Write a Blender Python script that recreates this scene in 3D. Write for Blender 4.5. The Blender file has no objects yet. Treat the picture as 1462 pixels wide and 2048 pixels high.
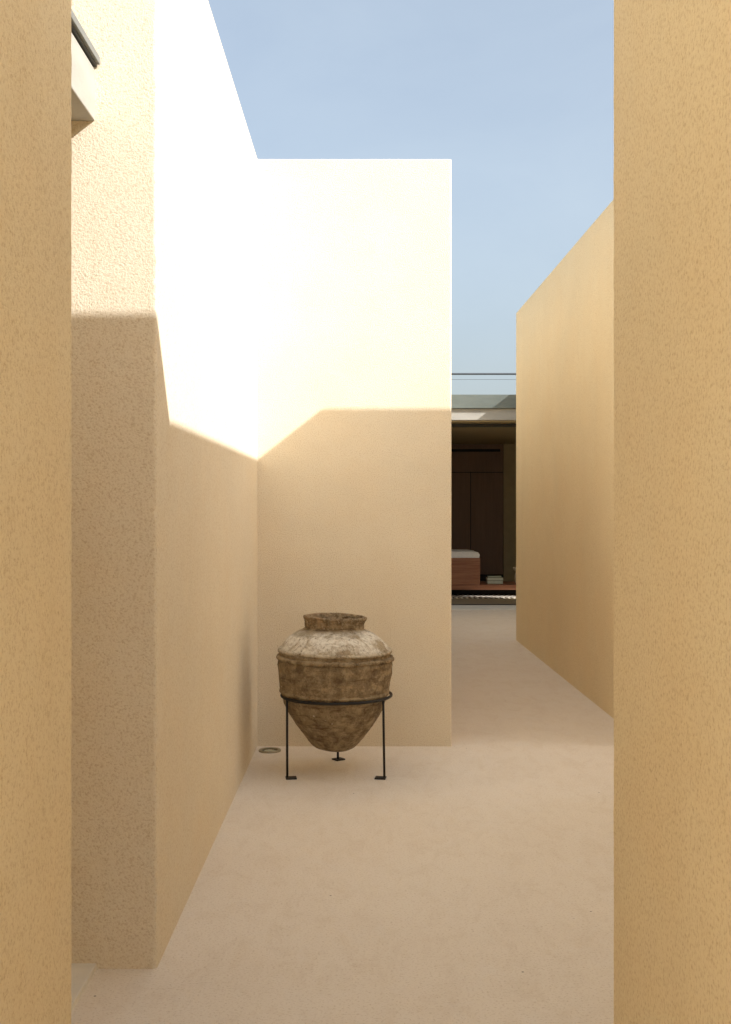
import bpy, bmesh, math, random
from mathutils import Vector, noise

scene = bpy.context.scene
C = scene.collection
R = math.radians

# ------------------------------------------------------------------ camera
FPX, EYE = 2250.0, 1.40            # focal length in photo pixels (2048 tall), eye height
cam_d = bpy.data.cameras.new("camera")
cam = bpy.data.objects.new("camera", cam_d)
C.objects.link(cam)
cam.location = (0, 0, EYE)
cam.rotation_euler = (R(90), 0, 0)
cam_d.sensor_fit = 'VERTICAL'
cam_d.sensor_height = 36.0
cam_d.sensor_width = 36.0 * 1462 / 2048
cam_d.lens = FPX / 2048 * 36.0
cam_d.shift_y = -10 / 2048
cam_d.clip_start = 0.05
cam_d.clip_end = 5000
scene.camera = cam

# ------------------------------------------------------------------ sun and sky
LIGHT = Vector((-1.287, 0.730, -1.0)).normalized()     # direction in which the sunlight travels
SUN_EL = math.asin(-LIGHT.z)
SUN_AZ = math.atan2(-LIGHT.x, -LIGHT.y)

world = bpy.data.worlds.new("World")
scene.world = world
world.use_nodes = True
wn, wl = world.node_tree.nodes, world.node_tree.links
wn.clear()
w_out = wn.new("ShaderNodeOutputWorld")
w_bg = wn.new("ShaderNodeBackground")
w_sky = wn.new("ShaderNodeTexSky")
w_sky.sky_type = 'NISHITA'
w_sky.sun_disc = False
w_sky.sun_elevation = SUN_EL
w_sky.sun_rotation = SUN_AZ
w_sky.altitude = 50
w_sky.air_density = 1.0
w_sky.dust_density = 5.5
w_sky.ozone_density = 1.0
w_bg.inputs['Strength'].default_value = 0.083
# thin high cloud veil, all over the sky
w_tc = wn.new("ShaderNodeTexCoord")
w_map = wn.new("ShaderNodeMapping"); w_map.inputs['Scale'].default_value = (1.0, 1.2, 1.7)
w_map.inputs['Rotation'].default_value = (0.2, 0.3, 0.5)
w_no = wn.new("ShaderNodeTexNoise"); w_no.inputs['Scale'].default_value = 2.6
w_no.inputs['Detail'].default_value = 8; w_no.inputs['Roughness'].default_value = 0.58
w_no.inputs['Distortion'].default_value = 0.5
w_rmp = wn.new("ShaderNodeMapRange")
w_rmp.inputs['From Min'].default_value = 0.38; w_rmp.inputs['From Max'].default_value = 0.80
w_rmp.inputs['To Min'].default_value = 0.34; w_rmp.inputs['To Max'].default_value = 0.50
w_mix = wn.new("ShaderNodeMix"); w_mix.data_type = 'RGBA'
w_mix.inputs['B'].default_value = (4.05, 4.6, 4.95, 1)
wl.new(w_tc.outputs['Generated'], w_map.inputs['Vector'])
wl.new(w_map.outputs['Vector'], w_no.inputs['Vector'])
wl.new(w_no.outputs['Fac'], w_rmp.inputs['Value'])
wl.new(w_rmp.outputs['Result'], w_mix.inputs['Factor'])
wl.new(w_sky.outputs['Color'], w_mix.inputs['A'])
wl.new(w_mix.outputs['Result'], w_bg.inputs['Color'])
wl.new(w_bg.outputs['Background'], w_out.inputs['Surface'])

sun_d = bpy.data.lights.new("sun", 'SUN')
sun_d.energy = 2.7
sun_d.angle = R(0.53)
sun_d.color = (1.0, 0.98, 0.965)
sun = bpy.data.objects.new("sun", sun_d)
C.objects.link(sun)
sun.rotation_euler = LIGHT.to_track_quat('-Z', 'Y').to_euler()
sun.location = (8, -5, 9)

scene.view_settings.view_transform = 'Standard'
scene.view_settings.look = 'None'
scene.view_settings.gamma = 1.0
scene.view_settings.exposure = 1.34
scene.render.engine = 'CYCLES'
scene.cycles.max_bounces = 14
scene.cycles.diffuse_bounces = 10
scene.cycles.use_denoising = True
scene.cycles.caustics_reflective = False
scene.cycles.caustics_refractive = False

# ------------------------------------------------------------------ materials
def new_mat(name):
    m = bpy.data.materials.new(name)
    m.use_nodes = True
    nt = m.node_tree
    b = nt.nodes['Principled BSDF']
    return m, nt, b

def N(nt, t, **kw):
    n = nt.nodes.new(t)
    for k, v in kw.items():
        if k in n.inputs: n.inputs[k].default_value = v
        else: setattr(n, k, v)
    return n

def obj_coord(nt, scale=(1, 1, 1)):
    tc = N(nt, "ShaderNodeTexCoord")
    mp = N(nt, "ShaderNodeMapping"); mp.inputs['Scale'].default_value = scale
    nt.links.new(tc.outputs['Object'], mp.inputs['Vector'])
    return mp.outputs['Vector']

def noise_fac(nt, vec, scale, detail=3, rough=0.5, dist=0.0):
    n = N(nt, "ShaderNodeTexNoise", Scale=scale, Detail=detail, Roughness=rough, Distortion=dist)
    nt.links.new(vec, n.inputs['Vector'])
    return n.outputs['Fac']

def rng(nt, v, a, b, c, d):
    n = N(nt, "ShaderNodeMapRange")
    for k, x in zip(('From Min', 'From Max', 'To Min', 'To Max'), (a, b, c, d)):
        n.inputs[k].default_value = x
    nt.links.new(v, n.inputs['Value'])
    return n.outputs['Result']

def mixc(nt, fac, a, b, blend='MIX'):
    n = N(nt, "ShaderNodeMix"); n.data_type = 'RGBA'; n.blend_type = blend
    for key, v in (('Factor', fac), ('A', a), ('B', b)):
        s = n.inputs[key]
        if isinstance(v, (int, float)): s.default_value = v
        elif isinstance(v, (tuple, list)): s.default_value = (*v, 1)
        else: nt.links.new(v, s)
    return n.outputs['Result']

def bump(nt, h, strength, dist, normal=None):
    n = N(nt, "ShaderNodeBump")
    n.inputs['Strength'].default_value = strength
    n.inputs['Distance'].default_value = dist
    nt.links.new(h, n.inputs['Height'])
    if normal is not None: nt.links.new(normal, n.inputs['Normal'])
    return n.outputs['Normal']

def plaster_mat(name, col, grain=1.0, relief=1.0):
    m, nt, b = new_mat(name)
    v = obj_coord(nt)
    big = noise_fac(nt, v, 0.8, 5, 0.62, 0.4)
    drip = noise_fac(nt, obj_coord(nt, (5, 5, 0.35)), 1.4, 4, 0.6)
    mid = noise_fac(nt, v, 9, 5, 0.65, 0.3)
    warm = noise_fac(nt, v, 2.3, 5, 0.6)
    g1 = noise_fac(nt, v, 135 * grain, 4, 0.68)
    g2 = noise_fac(nt, v, 420 * grain, 2, 0.5)
    area = noise_fac(nt, v, 3.5, 3, 0.5)
    hi = tuple(min(.88, x * 1.05) for x in col)
    lo = tuple(x * .965 for x in col)
    c = mixc(nt, rng(nt, big, .32, .68, 0, 1), lo, hi)
    c = mixc(nt, rng(nt, warm, .42, .68, 0, .42), c, (col[0] * 1.02, col[1] * .955, col[2] * .88))   # pigment drift
    c = mixc(nt, rng(nt, drip, .55, .75, 0, .16), c, (col[0] * .9, col[1] * .86, col[2] * .8))        # faint rain runs
    c = mixc(nt, rng(nt, mid, .52, .75, 0, .22), c, (col[0] * .93, col[1] * .88, col[2] * .8))
    c = mixc(nt, rng(nt, g1, .30, .50, .70, 0), c, (col[0] * .66, col[1] * .55, col[2] * .40))       # pits
    c = mixc(nt, rng(nt, g1, .55, .70, 0, .7), c, hi)                                               # proud sand grains
    nt.links.new(c, b.inputs['Base Color'])
    b.inputs['Roughness'].default_value = 0.92
    b.inputs['Specular IOR Level'].default_value = 0.2
    n1 = bump(nt, rng(nt, g1, .25, .75, 0, 1), 0.5 * relief, 0.0032)
    n2 = bump(nt, g2, 0.35 * relief, 0.0012, n1)
    n3 = bump(nt, mid, 0.22, 0.005, n2)
    n4 = bump(nt, area, 0.2, 0.012, n3)                                                            # hand-trowelled waviness
    nt.links.new(n4, b.inputs['Normal'])
    return m

M_cream_sun = plaster_mat("cream_plaster_sun", (0.80, 0.722, 0.575), 1.2, 1.1)  # paler copy of the plaster, for the walls the sun reaches
M_ochre_shade = plaster_mat("ochre_plaster_shade", (0.80, 0.69, 0.475))  # deeper copy for walls in shade, warm bounce light tinted into the colour
M_plaster = M_ochre_shade

def floor_mat():
    m, nt, b = new_mat("beige_microcement")
    v = obj_coord(nt)
    big = noise_fac(nt, v, 1.1, 6, 0.6, 0.8)
    sweep = noise_fac(nt, obj_coord(nt, (1.35, 0.6, 1)), 7.5, 9, 0.74, 0.7)     # trowel sweeps
    sweep2 = noise_fac(nt, obj_coord(nt, (1.1, 0.7, 1)), 6.0, 9, 0.72, 0.7)
    g = noise_fac(nt, v, 120, 4, 0.7)
    g2 = noise_fac(nt, v, 38, 5, 0.7)
    c = mixc(nt, rng(nt, big, .3, .7, 0, 1), (0.805, 0.725, 0.612), (0.84, 0.768, 0.660))
    def mul(a, bb):
        mu = N(nt, "ShaderNodeMath"); mu.operation = 'MULTIPLY'
        nt.links.new(a, mu.inputs[0]); nt.links.new(bb, mu.inputs[1])
        return mu.outputs[0]
    sandy = rng(nt, g2, .38, .62, .25, 1)
    c = mixc(nt, mul(rng(nt, sweep, .47, .63, 0, .40), sandy), c, (0.65, 0.54, 0.41))
    c = mixc(nt, rng(nt, sweep2, .52, .70, 0, .45), c, (0.82, 0.765, 0.685))
    c = mixc(nt, rng(nt, g, .30, .47, .7, 0), c, (0.52, 0.42, 0.30))
    vo = N(nt, "ShaderNodeTexVoronoi", Scale=7.0); nt.links.new(v, vo.inputs['Vector'])
    c = mixc(nt, rng(nt, vo.outputs['Distance'], .020, .032, .85, 0), c, (0.16, 0.11, 0.07))   # pin holes
    nt.links.new(c, b.inputs['Base Color'])
    b.inputs['Roughness'].default_value = 0.8
    b.inputs['Specular IOR Level'].default_value = 0.3
    n1 = bump(nt, g, 0.45, 0.003)
    n2 = bump(nt, sweep, 0.35, 0.008, n1)
    nt.links.new(n2, b.inputs['Normal'])
    return m
M_floor = floor_mat()

def concrete_mat(name, col, streak=True):
    m, nt, b = new_mat(name)
    v = obj_coord(nt, (1, 1, 3 if streak else 1))
    a = noise_fac(nt, v, 4, 6, 0.65)
    g = noise_fac(nt, v, 90, 3, 0.6)
    c = mixc(nt, rng(nt, a, .3, .7, 0, 1), tuple(x * .86 for x in col), tuple(min(.85, x * 1.06) for x in col))
    c = mixc(nt, rng(nt, g, .25, .40, .35, 0), c, tuple(x * .6 for x in col))
    nt.links.new(c, b.inputs['Base Color'])
    b.inputs['Roughness'].default_value = 0.85
    nt.links.new(bump(nt, g, 0.25, 0.002), b.inputs['Normal'])
    return m
M_conc = concrete_mat("pale_concrete", (0.41, 0.395, 0.35))
M_stone = concrete_mat("pale_limestone", (0.78, 0.76, 0.68), False)
M_zinc = concrete_mat("pale_zinc", (0.21, 0.215, 0.20))
M_flash = concrete_mat("zinc_flashing", (0.17, 0.195, 0.175))
M_flash.node_tree.nodes['Principled BSDF'].inputs['Metallic'].default_value = 0.35
M_flash.node_tree.nodes['Principled BSDF'].inputs['Roughness'].default_value = 0.5

def plain(name, col, rough=0.6, metal=0.0, var=0.2, scale=20, bumpd=0.0):
    m, nt, b = new_mat(name)
    v = obj_coord(nt)
    n = noise_fac(nt, v, scale, 5, 0.6)
    c = mixc(nt, rng(nt, n, .3, .7, 0, 1), tuple(x * (1 - var) for x in col), tuple(min(.9, x * (1 + var)) for x in col))
    nt.links.new(c, b.inputs['Base Color'])
    b.inputs['Roughness'].default_value = rough
    b.inputs['Metallic'].default_value = metal
    if bumpd: nt.links.new(bump(nt, n, 0.5, bumpd), b.inputs['Normal'])
    return m
M_iron = plain("blackened_iron", (0.028, 0.027, 0.026), 0.55, 0.6, 0.35, 60, 0.001)
M_frame = plain("dark_aluminium", (0.035, 0.035, 0.03), 0.5, 0.3, 0.1)
M_railm = plain("grey_steel_rail", (0.09, 0.10, 0.11), 0.5, 0.5, 0.1)
M_earth = plain("dry_earth", (0.26, 0.20, 0.13), 0.95, 0, 0.3, 0.6)
M_brass = plain("aged_brass", (0.36, 0.32, 0.22), 0.45, 0.6, 0.2, 40)
M_linen = plain("white_linen", (0.84, 0.83, 0.80), 0.9, 0, 0.04, 30, 0.002)
M_black = plain("black_recess", (0.012, 0.011, 0.01), 0.8, 0, 0.2)
M_column = plain("olive_plaster", (0.42, 0.34, 0.19), 0.9, 0, 0.06, 8, 0.002)
M_paper = plain("pale_green_paper", (0.55, 0.60, 0.50), 0.85, 0, 0.05, 60)
M_cover = plain("dark_green_cover", (0.07, 0.09, 0.05), 0.6, 0, 0.1)
M_cover2 = plain("sage_cover", (0.30, 0.34, 0.27), 0.6, 0, 0.1)
M_ceram = plain("cream_ceramic", (0.62, 0.55, 0.42), 0.6, 0, 0.15, 25, 0.003)

def glass_lens():
    m, nt, b = new_mat("frosted_lens")
    v = obj_coord(nt)
    n = noise_fac(nt, v, 30, 3)
    nt.links.new(mixc(nt, n, (0.36, 0.40, 0.27), (0.46, 0.49, 0.36)), b.inputs['Base Color'])
    b.inputs['Roughness'].default_value = 0.12
    b.inputs['Coat Weight'].default_value = 0.8
    return m
M_lens = glass_lens()

def wood_mat(name, c1, c2, axis, scale=5.0, rough=0.5):
    """grain runs along axis 'x' or 'z'"""
    m, nt, b = new_mat(name)
    s = (0.25, 6, 6) if axis == 'x' else (6, 6, 0.25)
    v = obj_coord(nt, s)
    a = noise_fac(nt, v, scale, 6, 0.6, 0.4)
    f = noise_fac(nt, obj_coord(nt, tuple(x * 4 for x in s)), scale * 2, 3, 0.6)
    c = mixc(nt, rng(nt, a, .32, .68, 0, 1), c1, c2)
    c = mixc(nt, rng(nt, f, .3, .5, .4, 0), c, tuple(x * .55 for x in c1))
    nt.links.new(c, b.inputs['Base Color'])
    b.inputs['Roughness'].default_value = rough
    nt.links.new(bump(nt, f, 0.15, 0.001), b.inputs['Normal'])
    return m
M_walnut = wood_mat("dark_walnut", (0.17, 0.092, 0.056), (0.215, 0.122, 0.075), 'z')
M_mahog = wood_mat("red_brown_wood", (0.22, 0.085, 0.045), (0.42, 0.19, 0.10), 'x', 4)
M_deck = wood_mat("olive_boards", (0.26, 0.22, 0.14), (0.34, 0.29, 0.19), 'x', 3)
M_ceil = wood_mat("brown_ceiling", (0.40, 0.31, 0.16), (0.48, 0.38, 0.20), 'x', 3)

def rug_mat():
    m, nt, b = new_mat("striped_flatweave")
    tc = N(nt, "ShaderNodeTexCoord")
    sp = N(nt, "ShaderNodeSeparateXYZ"); nt.links.new(tc.outputs['Object'], sp.inputs[0])
    ma = N(nt, "ShaderNodeMath"); ma.operation = 'MULTIPLY_ADD'
    nt.links.new(sp.outputs['Y'], ma.inputs[0]); ma.inputs[1].default_value = 0.22
    nt.links.new(sp.outputs['X'], ma.inputs[2])
    cb = N(nt, "ShaderNodeCombineXYZ"); nt.links.new(ma.outputs[0], cb.inputs['X'])
    w = N(nt, "ShaderNodeTexWave"); w.wave_profile = 'SAW'
    w.inputs['Scale'].default_value = 2 * math.pi / (0.08 * 20); w.inputs['Distortion'].default_value = 0
    nt.links.new(cb.outputs[0], w.inputs['Vector'])
    c = mixc(nt, rng(nt, w.outputs['Fac'], .58, .62, 0, 1), (0.05, 0.027, 0.018), (0.85, 0.79, 0.66))
    nt.links.new(c, b.inputs['Base Color'])
    b.inputs['Roughness'].default_value = 0.95
    return m
M_rug = rug_mat()

def jar_mat(kind='body'):
    m, nt, b = new_mat("weathered_terracotta_" + kind)
    v = obj_coord(nt)
    tc = N(nt, "ShaderNodeTexCoord")
    sp = N(nt, "ShaderNodeSeparateXYZ"); nt.links.new(tc.outputs['Object'], sp.inputs[0])
    big = noise_fac(nt, v, 5.5, 7, 0.68, 0.2)
    mid = noise_fac(nt, v, 20, 8, 0.76, 0.1)
    fine = noise_fac(nt, v, 62, 6, 0.78, 0.4)
    hz = noise_fac(nt, obj_coord(nt, (3, 3, 22)), 2.0, 8, 0.76, 0.3)
    c = mixc(nt, rng(nt, big, .32, .68, 0, 1), (0.19, 0.135, 0.077), (0.34, 0.26, 0.155))
    c = mixc(nt, rng(nt, mid, .51, .60, 0, .9), c, (0.43, 0.335, 0.205))       # clay dust
    c = mixc(nt, rng(nt, hz, .55, .68, 0, .7), c, (0.39, 0.295, 0.165))
    c = mixc(nt, rng(nt, hz, .37, .46, .6, 0), c, (0.080, 0.044, 0.022))
    c = mixc(nt, rng(nt, mid, .37, .47, .6, 0), c, (0.068, 0.036, 0.018))     # soot and soil
    # lime crust on the shoulder, ragged edge
    def limeband(z0, z1, z2, z3):
        up = rng(nt, sp.outputs['Z'], z0, z1, 0, 1)
        dn = rng(nt, sp.outputs['Z'], z2, z3, 1, 0)
        mu = N(nt, "ShaderNodeMath"); mu.operation = 'MULTIPLY'
        nt.links.new(up, mu.inputs[0]); nt.links.new(dn, mu.inputs[1])
        return mu.outputs[0]
    def mul(a, bb):
        mu = N(nt, "ShaderNodeMath"); mu.operation = 'MULTIPLY'
        nt.links.new(a, mu.inputs[0])
        if isinstance(bb, (int, float)): mu.inputs[1].default_value = bb
        else: nt.links.new(bb, mu.inputs[1])
        return mu.outputs[0]
    if kind == 'body':
        lime = limeband(.628, .665, .742, .760)
        patch = rng(nt, noise_fac(nt, v, 8, 7, 0.72, 0.6), 0.40, .52, 0, 1)
        speck = rng(nt, fine, .34, .56, .30, 1)
        c = mixc(nt, mul(lime, rng(nt, fine, .30, .60, .35, .85)), c, (0.55, 0.45, 0.31))
        c = mixc(nt, mul(mul(lime, patch), speck), c, (0.86, 0.82, 0.72))
        # stains of bare grey cement near the neck
        cem = limeband(.722, .735, .755, .765)
        c = mixc(nt, mul(cem, rng(nt, big, .45, .55, 0, .8)), c, (0.36, 0.30, 0.21))
        low = limeband(.09, .10, .175, .20)
        c = mixc(nt, mul(low, rng(nt, mid, .45, .6, 0, .6)), c, (0.40, 0.31, 0.18))
    elif kind == 'rim':
        c = mixc(nt, rng(nt, big, .48, .62, 0, .5), c, (0.38, 0.225, 0.13))
        c = mixc(nt, rng(nt, fine, .52, .62, 0, .6), c, (0.50, 0.41, 0.29))
    else:
        c = mixc(nt, rng(nt, mid, .44, .60, 0, .7), c, (0.42, 0.33, 0.205))
        top = limeband(.634, .646, .70, .71)
        c = mixc(nt, mul(top, rng(nt, mid, .36, .55, 0, .85)), c, (0.68, 0.60, 0.46))
    # chips of white lime
    vo = N(nt, "ShaderNodeTexVoronoi", Scale=26.0, Randomness=1.0); nt.links.new(v, vo.inputs['Vector'])
    chip = mul(rng(nt, vo.outputs['Distance'], .10, .16, 1, 0), rng(nt, big, .56, .62, 0, .8))
    c = mixc(nt, chip, c, (0.72, 0.66, 0.52))
    c = mixc(nt, rng(nt, fine, .30, .45, .7, 0), c, (0.065, 0.04, 0.02))
    nt.links.new(c, b.inputs['Base Color'])
    b.inputs['Roughness'].default_value = 0.93
    b.inputs['Specular IOR Level'].default_value = 0.25
    n1 = bump(nt, fine, 0.9, 0.007)
    n2 = bump(nt, mid, 0.8, 0.014, n1)
    n3 = bump(nt, hz, 0.3, 0.006, n2)
    nt.links.new(n3, b.inputs['Normal'])
    return m

# ------------------------------------------------------------------ helpers
def link_mesh(name, bm, mat, parent=None, loc=(0, 0, 0), smooth=False):
    me = bpy.data.meshes.new(name)
    bmesh.ops.recalc_face_normals(bm, faces=bm.faces[:])
    bm.to_mesh(me); bm.free()
    if smooth:
        for p in me.polygons: p.use_smooth = True
    o = bpy.data.objects.new(name, me)
    me.materials.append(mat)
    C.objects.link(o)
    o.location = loc
    if parent is not None: o.parent = parent
    return o

def tag(o, label=None, cat=None, group=None, kind=None):
    for k, v in (('label', label), ('category', cat), ('group', group), ('kind', kind)):
        if v: o[k] = v
    return o

def empty(name, loc=(0, 0, 0)):
    o = bpy.data.objects.new(name, None)
    C.objects.link(o); o.location = loc
    o.empty_display_size = 0.1
    return o

def box_bm(x0, x1, y0, y1, z0, z1, bev=0.0, seg=2):
    bm = bmesh.new()
    bmesh.ops.create_cube(bm, size=1)
    for v in bm.verts:
        v.co = Vector(((x0 + x1) / 2 + v.co.x * (x1 - x0), (y0 + y1) / 2 + v.co.y * (y1 - y0), (z0 + z1) / 2 + v.co.z * (z1 - z0)))
    if bev:
        bmesh.ops.bevel(bm, geom=bm.edges[:], offset=bev, segments=seg, profile=0.5, affect='EDGES')
    return bm

def part_box(name, parent, mat, x0, x1, y0, y1, z0, z1, bev=0.0):
    """box in world coordinates, origin kept at the parent's"""
    p = parent.location if parent is not None else Vector((0, 0, 0))
    return link_mesh(name, box_bm(x0 - p.x, x1 - p.x, y0 - p.y, y1 - p.y, z0 - p.z, z1 - p.z, bev), mat, parent)

def wall_bm(poly, z0, z1, rad=0.011, jit=0.0034, step=0.02, seed=0):
    """masonry prism: rounded, slightly crumbly arrises, from a counter-clockwise footprint"""
    n = len(poly)
    prof = []
    for i, p in enumerate(poly):
        p = Vector(p); a = (Vector(poly[i - 1]) - p).normalized(); b = (Vector(poly[(i + 1) % n]) - p).normalized()
        q0, q1 = p + a * rad, p + b * rad
        for t in (0, .25, .5, .75, 1):
            prof.append((q0 * (1 - t) ** 2 + p * 2 * t * (1 - t) + q1 * t * t, p, 0 < t < 1))
    cen = sum((Vector(p) for p in poly), Vector((0, 0))) / n
    bm = bmesh.new()
    nz = max(2, int((z1 - z0) / step))
    rings = []
    for k in range(nz + 1):
        z = z0 + (z1 - z0) * k / nz
        ring = []
        for q, p, mid in prof:
            if mid:
                s = noise.noise(Vector((p.x * 7 + seed, p.y * 7, z * 38))) + .6 * noise.noise(Vector((p.x * 3 + seed, p.y * 5, z * 120)))
                q = q + (q - p).normalized() * jit * s
            ring.append(bm.verts.new((q.x, q.y, z)))
        rings.append(ring)
    # rounded top arris
    for dz, ins in ((0.004, 0.0025), (0.006, 0.008)):
        ring = []
        for q, p, mid in prof:
            d = (cen - q); d.normalize()
            q = q + d * ins
            ring.append(bm.verts.new((q.x, q.y, z1 + dz)))
        rings.append(ring)
    for r0, r1 in zip(rings, rings[1:]):
        m = len(r0)
        for i in range(m):
            bm.faces.new((r0[i], r0[(i + 1) % m], r1[(i + 1) % m], r1[i]))
    bm.faces.new(rings[-1])
    bm.faces.new(rings[0][::-1])
    return bm

def wall(label, poly, z0=-0.06, z1=3.434, seed=0, mat=None, group=None):
    o = link_mesh("plaster_wall", wall_bm(poly, z0, z1, seed=seed), mat or M_plaster)
    return tag(o, label, "wall", group)

def rect(x0, x1, y0, y1): return [(x0, y0), (x1, y0), (x1, y1), (x0, y1)]

def tube_bm(pts, r, seg=10, closed=False, bm=None, rfun=None):
    bm = bm or bmesh.new()
    pts = [Vector(p) for p in pts]
    rings = []
    for i, p in enumerate(pts):
        if closed: t = pts[(i + 1) % len(pts)] - pts[i - 1]
        else: t = pts[min(i + 1, len(pts) - 1)] - pts[max(i - 1, 0)]
        t.normalize()
        u = t.cross(Vector((0, 0, 1)))
        if u.length < 1e-4: u = Vector((1, 0, 0))
        u.normalize(); w = t.cross(u)
        rr = rfun(i) if rfun else r
        rings.append([bm.verts.new(p + (u * math.cos(a) + w * math.sin(a)) * rr) for a in (2 * math.pi * k / seg for k in range(seg))])
    m = len(rings)
    for i in range(m if closed else m - 1):
        a, b = rings[i], rings[(i + 1) % m]
        for k in range(seg):
            bm.faces.new((a[k], a[(k + 1) % seg], b[(k + 1) % seg], b[k]))
    if not closed:
        bm.faces.new(rings[0]); bm.faces.new(rings[-1][::-1])
    return bm

# ------------------------------------------------------------------ ground
g = link_mesh("ground", box_bm(-1500, 1500, -1500, 1500, -0.4, -0.09), M_earth); tag(g, kind="structure")
bm = bmesh.new()
bm.faces.new([bm.verts.new(p) for p in ((-8, -9, 0), (8, -9, 0), (8, 15.29, 0), (-8, 15.29, 0))])
f = link_mesh("courtyard_floor", bm, M_floor); tag(f, kind="structure")

# ------------------------------------------------------------------ walls (all about 3.44 m tall)
XL = -0.633
wall("near shaded stucco wall filling the left edge of the picture", rect(-1.7, XL, 0.15, 2.43), seed=1)
wall("tall plaster wall left of the jar, sunlit white above and with a shaded end face", rect(-1.7, XL, 3.41, 6.62), seed=2, mat=M_cream_sun)
wall("flat-topped plaster wall directly behind the clay jar, half in sun", rect(-1.7, 0.503, 6.58, 15.1), z1=3.4305, seed=3, mat=M_cream_sun)  # unseen far length added to close the passage and warm its bounce light
wall("near shaded stucco wall filling the right edge of the picture", rect(0.517, 5.2, 0.0, 2.352), seed=4)
wall("plaster wall hidden behind the near right wall, its top edge shades the passage", rect(1.645, 5.2, 2.347, 5.505), z1=3.446, seed=5)
wall("shaded plaster wall receding along the right of the passage to the pavilion", [(1.653, 6.55), (5.2, 6.55), (5.2, 11.84), (1.584, 11.84)], seed=6)
wall("plaster wall set back to the right in front of the pavilion", rect(2.61, 5.2, 11.83, 15.45), z1=3.4315, seed=7)
wall("plaster wall at the back of the left doorway recess", rect(-1.9, -1.6, 2.40, 3.44), z1=2.55, seed=8)

# ------------------------------------------------------------------ canopy over the left doorway, step below
can = empty("door_canopy", (-0.82, 2.43, 2.57))
tag(can, "concrete canopy slab with dark metal edge at the upper left, above the doorstep", "canopy")
part_box("slab", can, M_conc, -1.65, -0.82, 2.42, 3.42, 2.57, 2.727, 0.004)
part_box("drip_edge", can, M_frame, -1.65, -0.812, 2.42, 3.405, 2.732, 2.737)
part_box("metal_cap", can, M_zinc, -1.65, -0.803, 2.42, 3.405, 2.738, 2.762, 0.002)
tag(part_box("doorstep", None, M_stone, -1.65, -0.815, 2.42, 3.42, -0.03, 0.017, 0.003),
    "pale stone doorstep at the foot of the left wall, lower left corner", "doorstep")

# ------------------------------------------------------------------ far pavilion
PV = empty("pavilion", (1.7, 15.67, 0))
tag(PV, "low pavilion with concrete roof edge and dark timber interior at the end of the passage", "pavilion")
part_box("roof_slab", PV, M_conc, -3.2, 5.6, 15.67, 22.0, 2.61, 2.77, 0.004)
part_box("roof_fascia", PV, M_flash, -3.2, 5.6, 15.625, 16.2, 2.772, 2.962, 0.003)
part_box("ceiling", PV, M_ceil, -2.9, 5.3, 15.72, 21.4, 2.592, 2.608)
part_box("top_track", PV, M_frame, -2.9, 5.3, 16.05, 16.14, 2.545, 2.590, 0.002)
part_box("floor_track", PV, M_frame, -2.9, 5.3, 16.02, 16.11, 0.0, 0.012)
part_box("threshold", PV, M_stone, -3.2, 5.6, 15.29, 15.99, -0.06, 0.006, 0.003)
part_box("floor", PV, M_deck, -3.2, 5.6, 15.99, 22.0, -0.06, 0.003)
part_box("side_wall", PV, M_column, -3.2, -2.9, 16.2, 22.0, 0.003, 2.59)
part_box("side_wall", PV, M_column, 5.3, 5.6, 16.2, 22.0, 0.003, 2.59)
part_box("back_wall", PV, M_black, -2.9, 2.612, 21.32, 21.6, 0.003, 2.59)
part_box("column", PV, M_column, 2.612, 5.3, 21.26, 21.6, 0.003, 2.59, 0.003)
x = 2.606
k = 0
while x > -2.5:                                    # wardrobe-like wall panels, joints open
    part_box("wall_panel", PV, M_walnut, x - .608, x, 21.27, 21.31, 0.125, 2.050, 0.002)
    if k % 2 == 0:
        part_box("upper_panel", PV, M_walnut, x - 1.241, x, 21.27, 21.31, 2.064, 2.445, 0.002)
        part_box("top_panel", PV, M_walnut, x - 1.241, x, 21.27, 21.31, 2.497, 2.588, 0.002)
    x -= .624; k += 1
part_box("air_slot_end", PV, M_walnut, 2.552, 2.606, 21.271, 21.309, 2.446, 2.496)
part_box("air_slot", PV, M_black, -2.5, 2.551, 21.295, 21.312, 2.447, 2.495)

# guard rail on the roof
gr = empty("roof_guard_rail", (1.7, 16.0, 2.77))
tag(gr, "thin dark guard rail and wire above the pavilion roof against the sky", "railing")
link_mesh("handrail", tube_bm([(-4.6, 0, .522), (3.6, 0, .522)], .014, 10), M_railm, gr)
link_mesh("wire", tube_bm([(-4.6, 0, .443), (3.6, 0, .443)], .0025, 6), M_railm, gr)
for px in (-4.5, -2.6, -0.9, 1.15, 3.5):
    link_mesh("post", tube_bm([(px, 0, 0), (px, 0, .52)], .012, 8), M_railm, gr)

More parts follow.
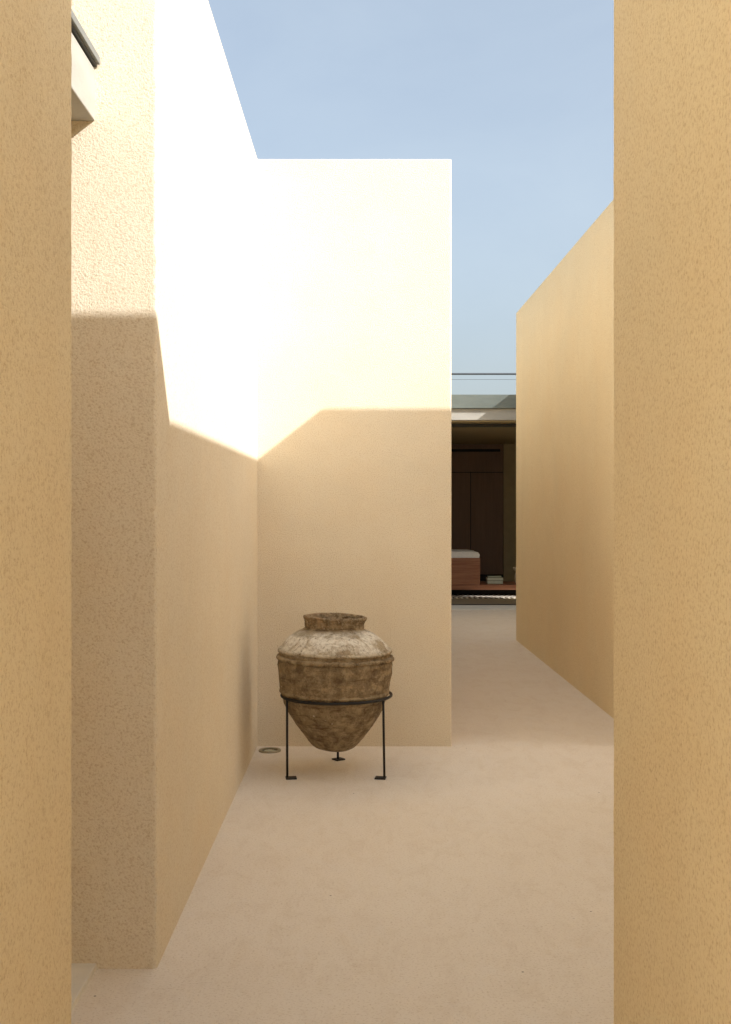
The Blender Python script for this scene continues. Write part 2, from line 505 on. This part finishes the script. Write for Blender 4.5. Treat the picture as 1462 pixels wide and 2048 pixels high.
# rug, daybed, cushion, books, pot
rug = part_box("rug", None, M_rug, -0.6, 4.2, 17.2, 19.6, 0.004, 0.014)
tag(rug, "brown and ivory striped rug under the daybed in the pavilion", "rug")
db = empty("daybed", (1.7, 17.5, 0.014))
tag(db, "low red-brown wooden daybed with boxy end inside the pavilion", "daybed")
part_box("platform", db, M_mahog, 0.2, 3.1, 17.5, 18.35, .112, .187, 0.004)
part_box("end_box", db, M_mahog, 0.2, 1.781, 17.492, 18.30, .189, .607, 0.004)
part_box("plinth", db, M_black, 0.35, 2.95, 17.72, 18.25, .014, .112)
bm = box_bm(-.75, .75, -.38, .38, 0, .108)
bmesh.ops.subdivide_edges(bm, edges=bm.edges[:], cuts=10, use_grid_fill=True)
for v in bm.verts:
    u, w_, h = v.co.x / .75, v.co.y / .38, v.co.z / .108
    e = max(abs(u) ** 14, abs(w_) ** 8)
    v.co.z *= 1 - .22 * e * h
    if h > .5:
        v.co.x *= 1 - .022 * (h - .5) * 2 * abs(u) ** 3
        v.co.z += .010 * noise.noise(Vector((v.co.x * 3, v.co.y * 4, 1)))
    v.co.x += math.copysign(.006, u) * math.sin(h * math.pi) * (abs(u) > .98)
cu = link_mesh("seat_cushion", bm, M_linen, None, (1.02, 17.89, .6075), True)
tag(cu, "white linen cushion on top of the boxy wooden daybed end", "cushion")
def book(label, x0, x1, y0, y1, z0, z1, cov, rot=0):
    b = empty("book", ((x0 + x1) / 2, (y0 + y1) / 2, z0))
    w2, d2, h = (x1 - x0) / 2, (y1 - y0) / 2, z1 - z0
    link_mesh("pages", box_bm(-w2 + .004, w2 - .004, -d2 + .004, d2 - .002, .003, h - .003), M_paper, b)
    link_mesh("cover", box_bm(-w2, w2, -d2, d2, 0, .003), cov, b)
    link_mesh("cover", box_bm(-w2, w2, -d2, d2, h - .003, h), cov, b)
    link_mesh("spine", box_bm(-w2, w2, d2 - .0015, d2 + .002, .0005, h - .0005), cov, b)
    b.rotation_euler.z = R(rot)
    tag(b, label, "book", "books stacked on the daybed platform")
book("thick pale book at the bottom of the stack on the daybed", 1.922, 2.172, 17.75, 17.95, .1875, .238, M_cover)
book("thick pale book in the middle of the stack on the daybed", 1.920, 2.175, 17.745, 17.95, .2385, .287, M_cover, 1)
book("thin dark green book on top of the stack on the daybed", 1.935, 2.155, 17.77, 17.94, .2875, .311, M_cover, -4)

# cream pot with a frilled rim, mostly hidden by the wall
bm = bmesh.new()
prof = [(.045, 0), (.07, .01), (.085, .07), (.083, .13), (.065, .18), (.075, .205), (.10, .225), (.107, .245), (.10, .25), (.088, .225), (.055, .18), (.06, .08), (.0, .03)]
rings = []
for r, z in prof:
    ring = []
    for k in range(40):
        a = 2 * math.pi * k / 40
        rr = r * (1 + (.07 * math.sin(9 * a) * max(0, min(1, (z - .17) / .06)) if r > .05 else 0))
        ring.append(bm.verts.new((rr * math.cos(a), rr * math.sin(a), z + (.012 * math.sin(9 * a + 1) if z > .2 else 0))))
    rings.append(ring)
for a, b in zip(rings, rings[1:]):
    for k in range(40): bm.faces.new((a[k], a[(k + 1) % 40], b[(k + 1) % 40], b[k]))
bm.faces.new(rings[0])
bmesh.ops.remove_doubles(bm, verts=bm.verts[:], dist=1e-5)
pot = link_mesh("frilled_pot", bm, M_ceram, None, (2.448, 17.85, .1875), True)
tag(pot, "cream pot with frilled rim peeking out from behind the right wall", "pot")

# ------------------------------------------------------------------ in-ground uplight
up = empty("ground_light", (-0.549, 6.455, 0))
tag(up, "small round brass ground light set in the floor at the wall corner", "ground light")
def lathe(prof, seg=64):
    bm = bmesh.new(); rings = []
    for r, z in prof:
        rings.append([bm.verts.new((r * math.cos(2 * math.pi * k / seg), r * math.sin(2 * math.pi * k / seg), z)) for k in range(seg)])
    for a, b in zip(rings, rings[1:]):
        for k in range(seg): bm.faces.new((a[k], a[(k + 1) % seg], b[(k + 1) % seg], b[k]))
    return bm, rings
bm, rg = lathe([(.064, -.01), (.064, .006), (.062, .009), (.050, .010), (.047, .008), (.045, -.002)])
link_mesh("bezel", bm, M_brass, up, smooth=False)
bm, rg = lathe([(.0455, .001), (.0455, .0035), (.036, .0035), (.036, .001)])
link_mesh("gasket", bm, M_black, up)
bm, rg = lathe([(.0362, .002), (.030, .0045), (.015, .0055), (.004, .0058)])
bm.faces.new(rg[-1])
link_mesh("lens", bm, M_lens, up, smooth=True)

# ------------------------------------------------------------------ iron stand
SX, SY = -0.153, 5.94
st = empty("jar_stand", (SX, SY, 0))
tag(st, "black iron three-legged ring stand holding the clay jar", "stand")
RR, RZ = 0.289, 0.410
link_mesh("ring", tube_bm([(RR * math.cos(a), RR * math.sin(a), RZ) for a in (2 * math.pi * k / 96 for k in range(96))], .0075, 10, True), M_iron, st, smooth=True)
for ang, prot, off in ((210, 8, (.020, .004)), (330, -8, (-.020, .004)), (90, 38, (.004, 0))):
    a = R(ang)
    lx, ly = RR * math.cos(a), RR * math.sin(a)
    lean = .006 if ang == 330 else .001
    leg = link_mesh("leg", tube_bm([(lx - lean, ly, RZ - .002), (lx, ly, .006)], .0062, 8), M_iron, st, smooth=True)
    ft = link_mesh("foot", box_bm(-.028, .028, -.026, .026, 0, .007, .001, 1), M_iron, leg)
    ft.location = (lx + off[0], ly + off[1], .0005)
    ft.rotation_euler.z = R(prot)

# ------------------------------------------------------------------ clay jar
JX, JY = -0.164, 5.94
jar = empty("clay_jar", (JX, JY, 0))
tag(jar, "large weathered clay storage jar with lime-crusted shoulder in an iron stand", "jar")
M_jar, M_rim, M_band = jar_mat('body'), jar_mat('rim'), jar_mat('band')

def cat(pts, n):
    """Catmull-Rom through (r,z) points"""
    P = [Vector(p) for p in pts]; P = [P[0] * 2 - P[1]] + P + [P[-1] * 2 - P[-2]]
    out = []
    for i in range(1, len(P) - 2):
        for k in range(n):
            t = k / n
            a, b, c, d = P[i - 1], P[i], P[i + 1], P[i + 2]
            out.append(.5 * ((2 * b) + (c - a) * t + (2 * a - 5 * b + 4 * c - d) * t * t + (3 * b - a - 3 * c + d) * t ** 3))
    out.append(P[-2])
    return out

def jar_point(r, z, a, amp=1.0):
    """irregular hand-made surface"""
    ca, sa = math.cos(a), math.sin(a)
    p = Vector((ca * r, sa * r, z))
    d = .006 * noise.noise(p * 5.0 + Vector((3, 1, 7))) + .0032 * noise.noise(p * 16) + .0018 * noise.noise(p * 42) + .0014 * noise.noise(p * 95) + .0035 * max(0, noise.noise(Vector((p.x * 9, p.y * 9, p.z * 40))) - .15)
    lob = .003 * math.sin(a + 1.1) * (z / .6)
    rr = r + amp * d * min(1, r / .1) + lob
    tilt = .006 * ca * min(1, z / .3)                     # the pot stands a little askew
    return Vector((ca * rr, sa * rr, z - tilt + amp * .0025 * noise.noise(p * 7 + Vector((9, 9, 9)))))

SEG = 240
def jar_surface(pr, amp=1.0, cap0=False, cap1=False):
    bm = bmesh.new(); rings = []
    for q in pr:
        rings.append([bm.verts.new(jar_point(max(q.x, .0005), q.y, 2 * math.pi * k / SEG, amp)) for k in range(SEG)])
    for a, b in zip(rings, rings[1:]):
        for k in range(SEG): bm.faces.new((a[k], a[(k + 1) % SEG], b[(k + 1) % SEG], b[k]))
    if cap0: bm.faces.new(rings[0][::-1])
    if cap1: bm.faces.new(rings[-1])
    return bm
body = cat([(.002, .116), (.045, .118), (.080, .127), (.111, .143), (.143, .178), (.190, .236), (.239, .309), (.266, .370),
            (.279, .412), (.289, .450), (.2955, .493), (.300, .545), (.301, .585), (.292, .622), (.287, .650), (.252, .699),
            (.205, .735), (.172, .752), (.155, .763), (.152, .775), (.154, .79)], 9)
link_mesh("body", jar_surface(body, cap0=True), M_jar, jar, smooth=True)
rim = cat([(.150, .762), (.1525, .768), (.1535, .780), (.1560, .796), (.1605, .806), (.1640, .812), (.1655, .819), (.162, .825), (.154, .826),
           (.147, .820), (.143, .800), (.139, .775), (.150, .740), (.185, .715), (.22, .68), (.262, .60), (.255, .50), (.20, .35), (.10, .22), (.002, .19)], 5)
link_mesh("rim", jar_surface(rim, 2.0), M_rim, jar, smooth=True)
def band(name, r, z, thick, seed):
    pts, rad = [], []
    n = 200
    for k in range(n):
        a = 2 * math.pi * k / n
        p = Vector((math.cos(a), math.sin(a), seed))
        w = jar_point(r, z, a)
        w.z += .0045 * noise.noise(p * 2.2) + .002 * noise.noise(p * 8)
        pts.append(w)
        rad.append(thick * (1 + .34 * noise.noise(p * 6) + .30 * noise.noise(p * 19) + .22 * noise.noise(p * 50)))
    return link_mesh(name, tube_bm(pts, thick, 10, True, rfun=lambda i: rad[i]), M_band, jar, smooth=True)
band("raised_band", .2885, .643, .0105, 3.1)
band("raised_band", .2980, .607, .0118, 7.7)
band("raised_band", .2800, .430, .0105, 12.3)
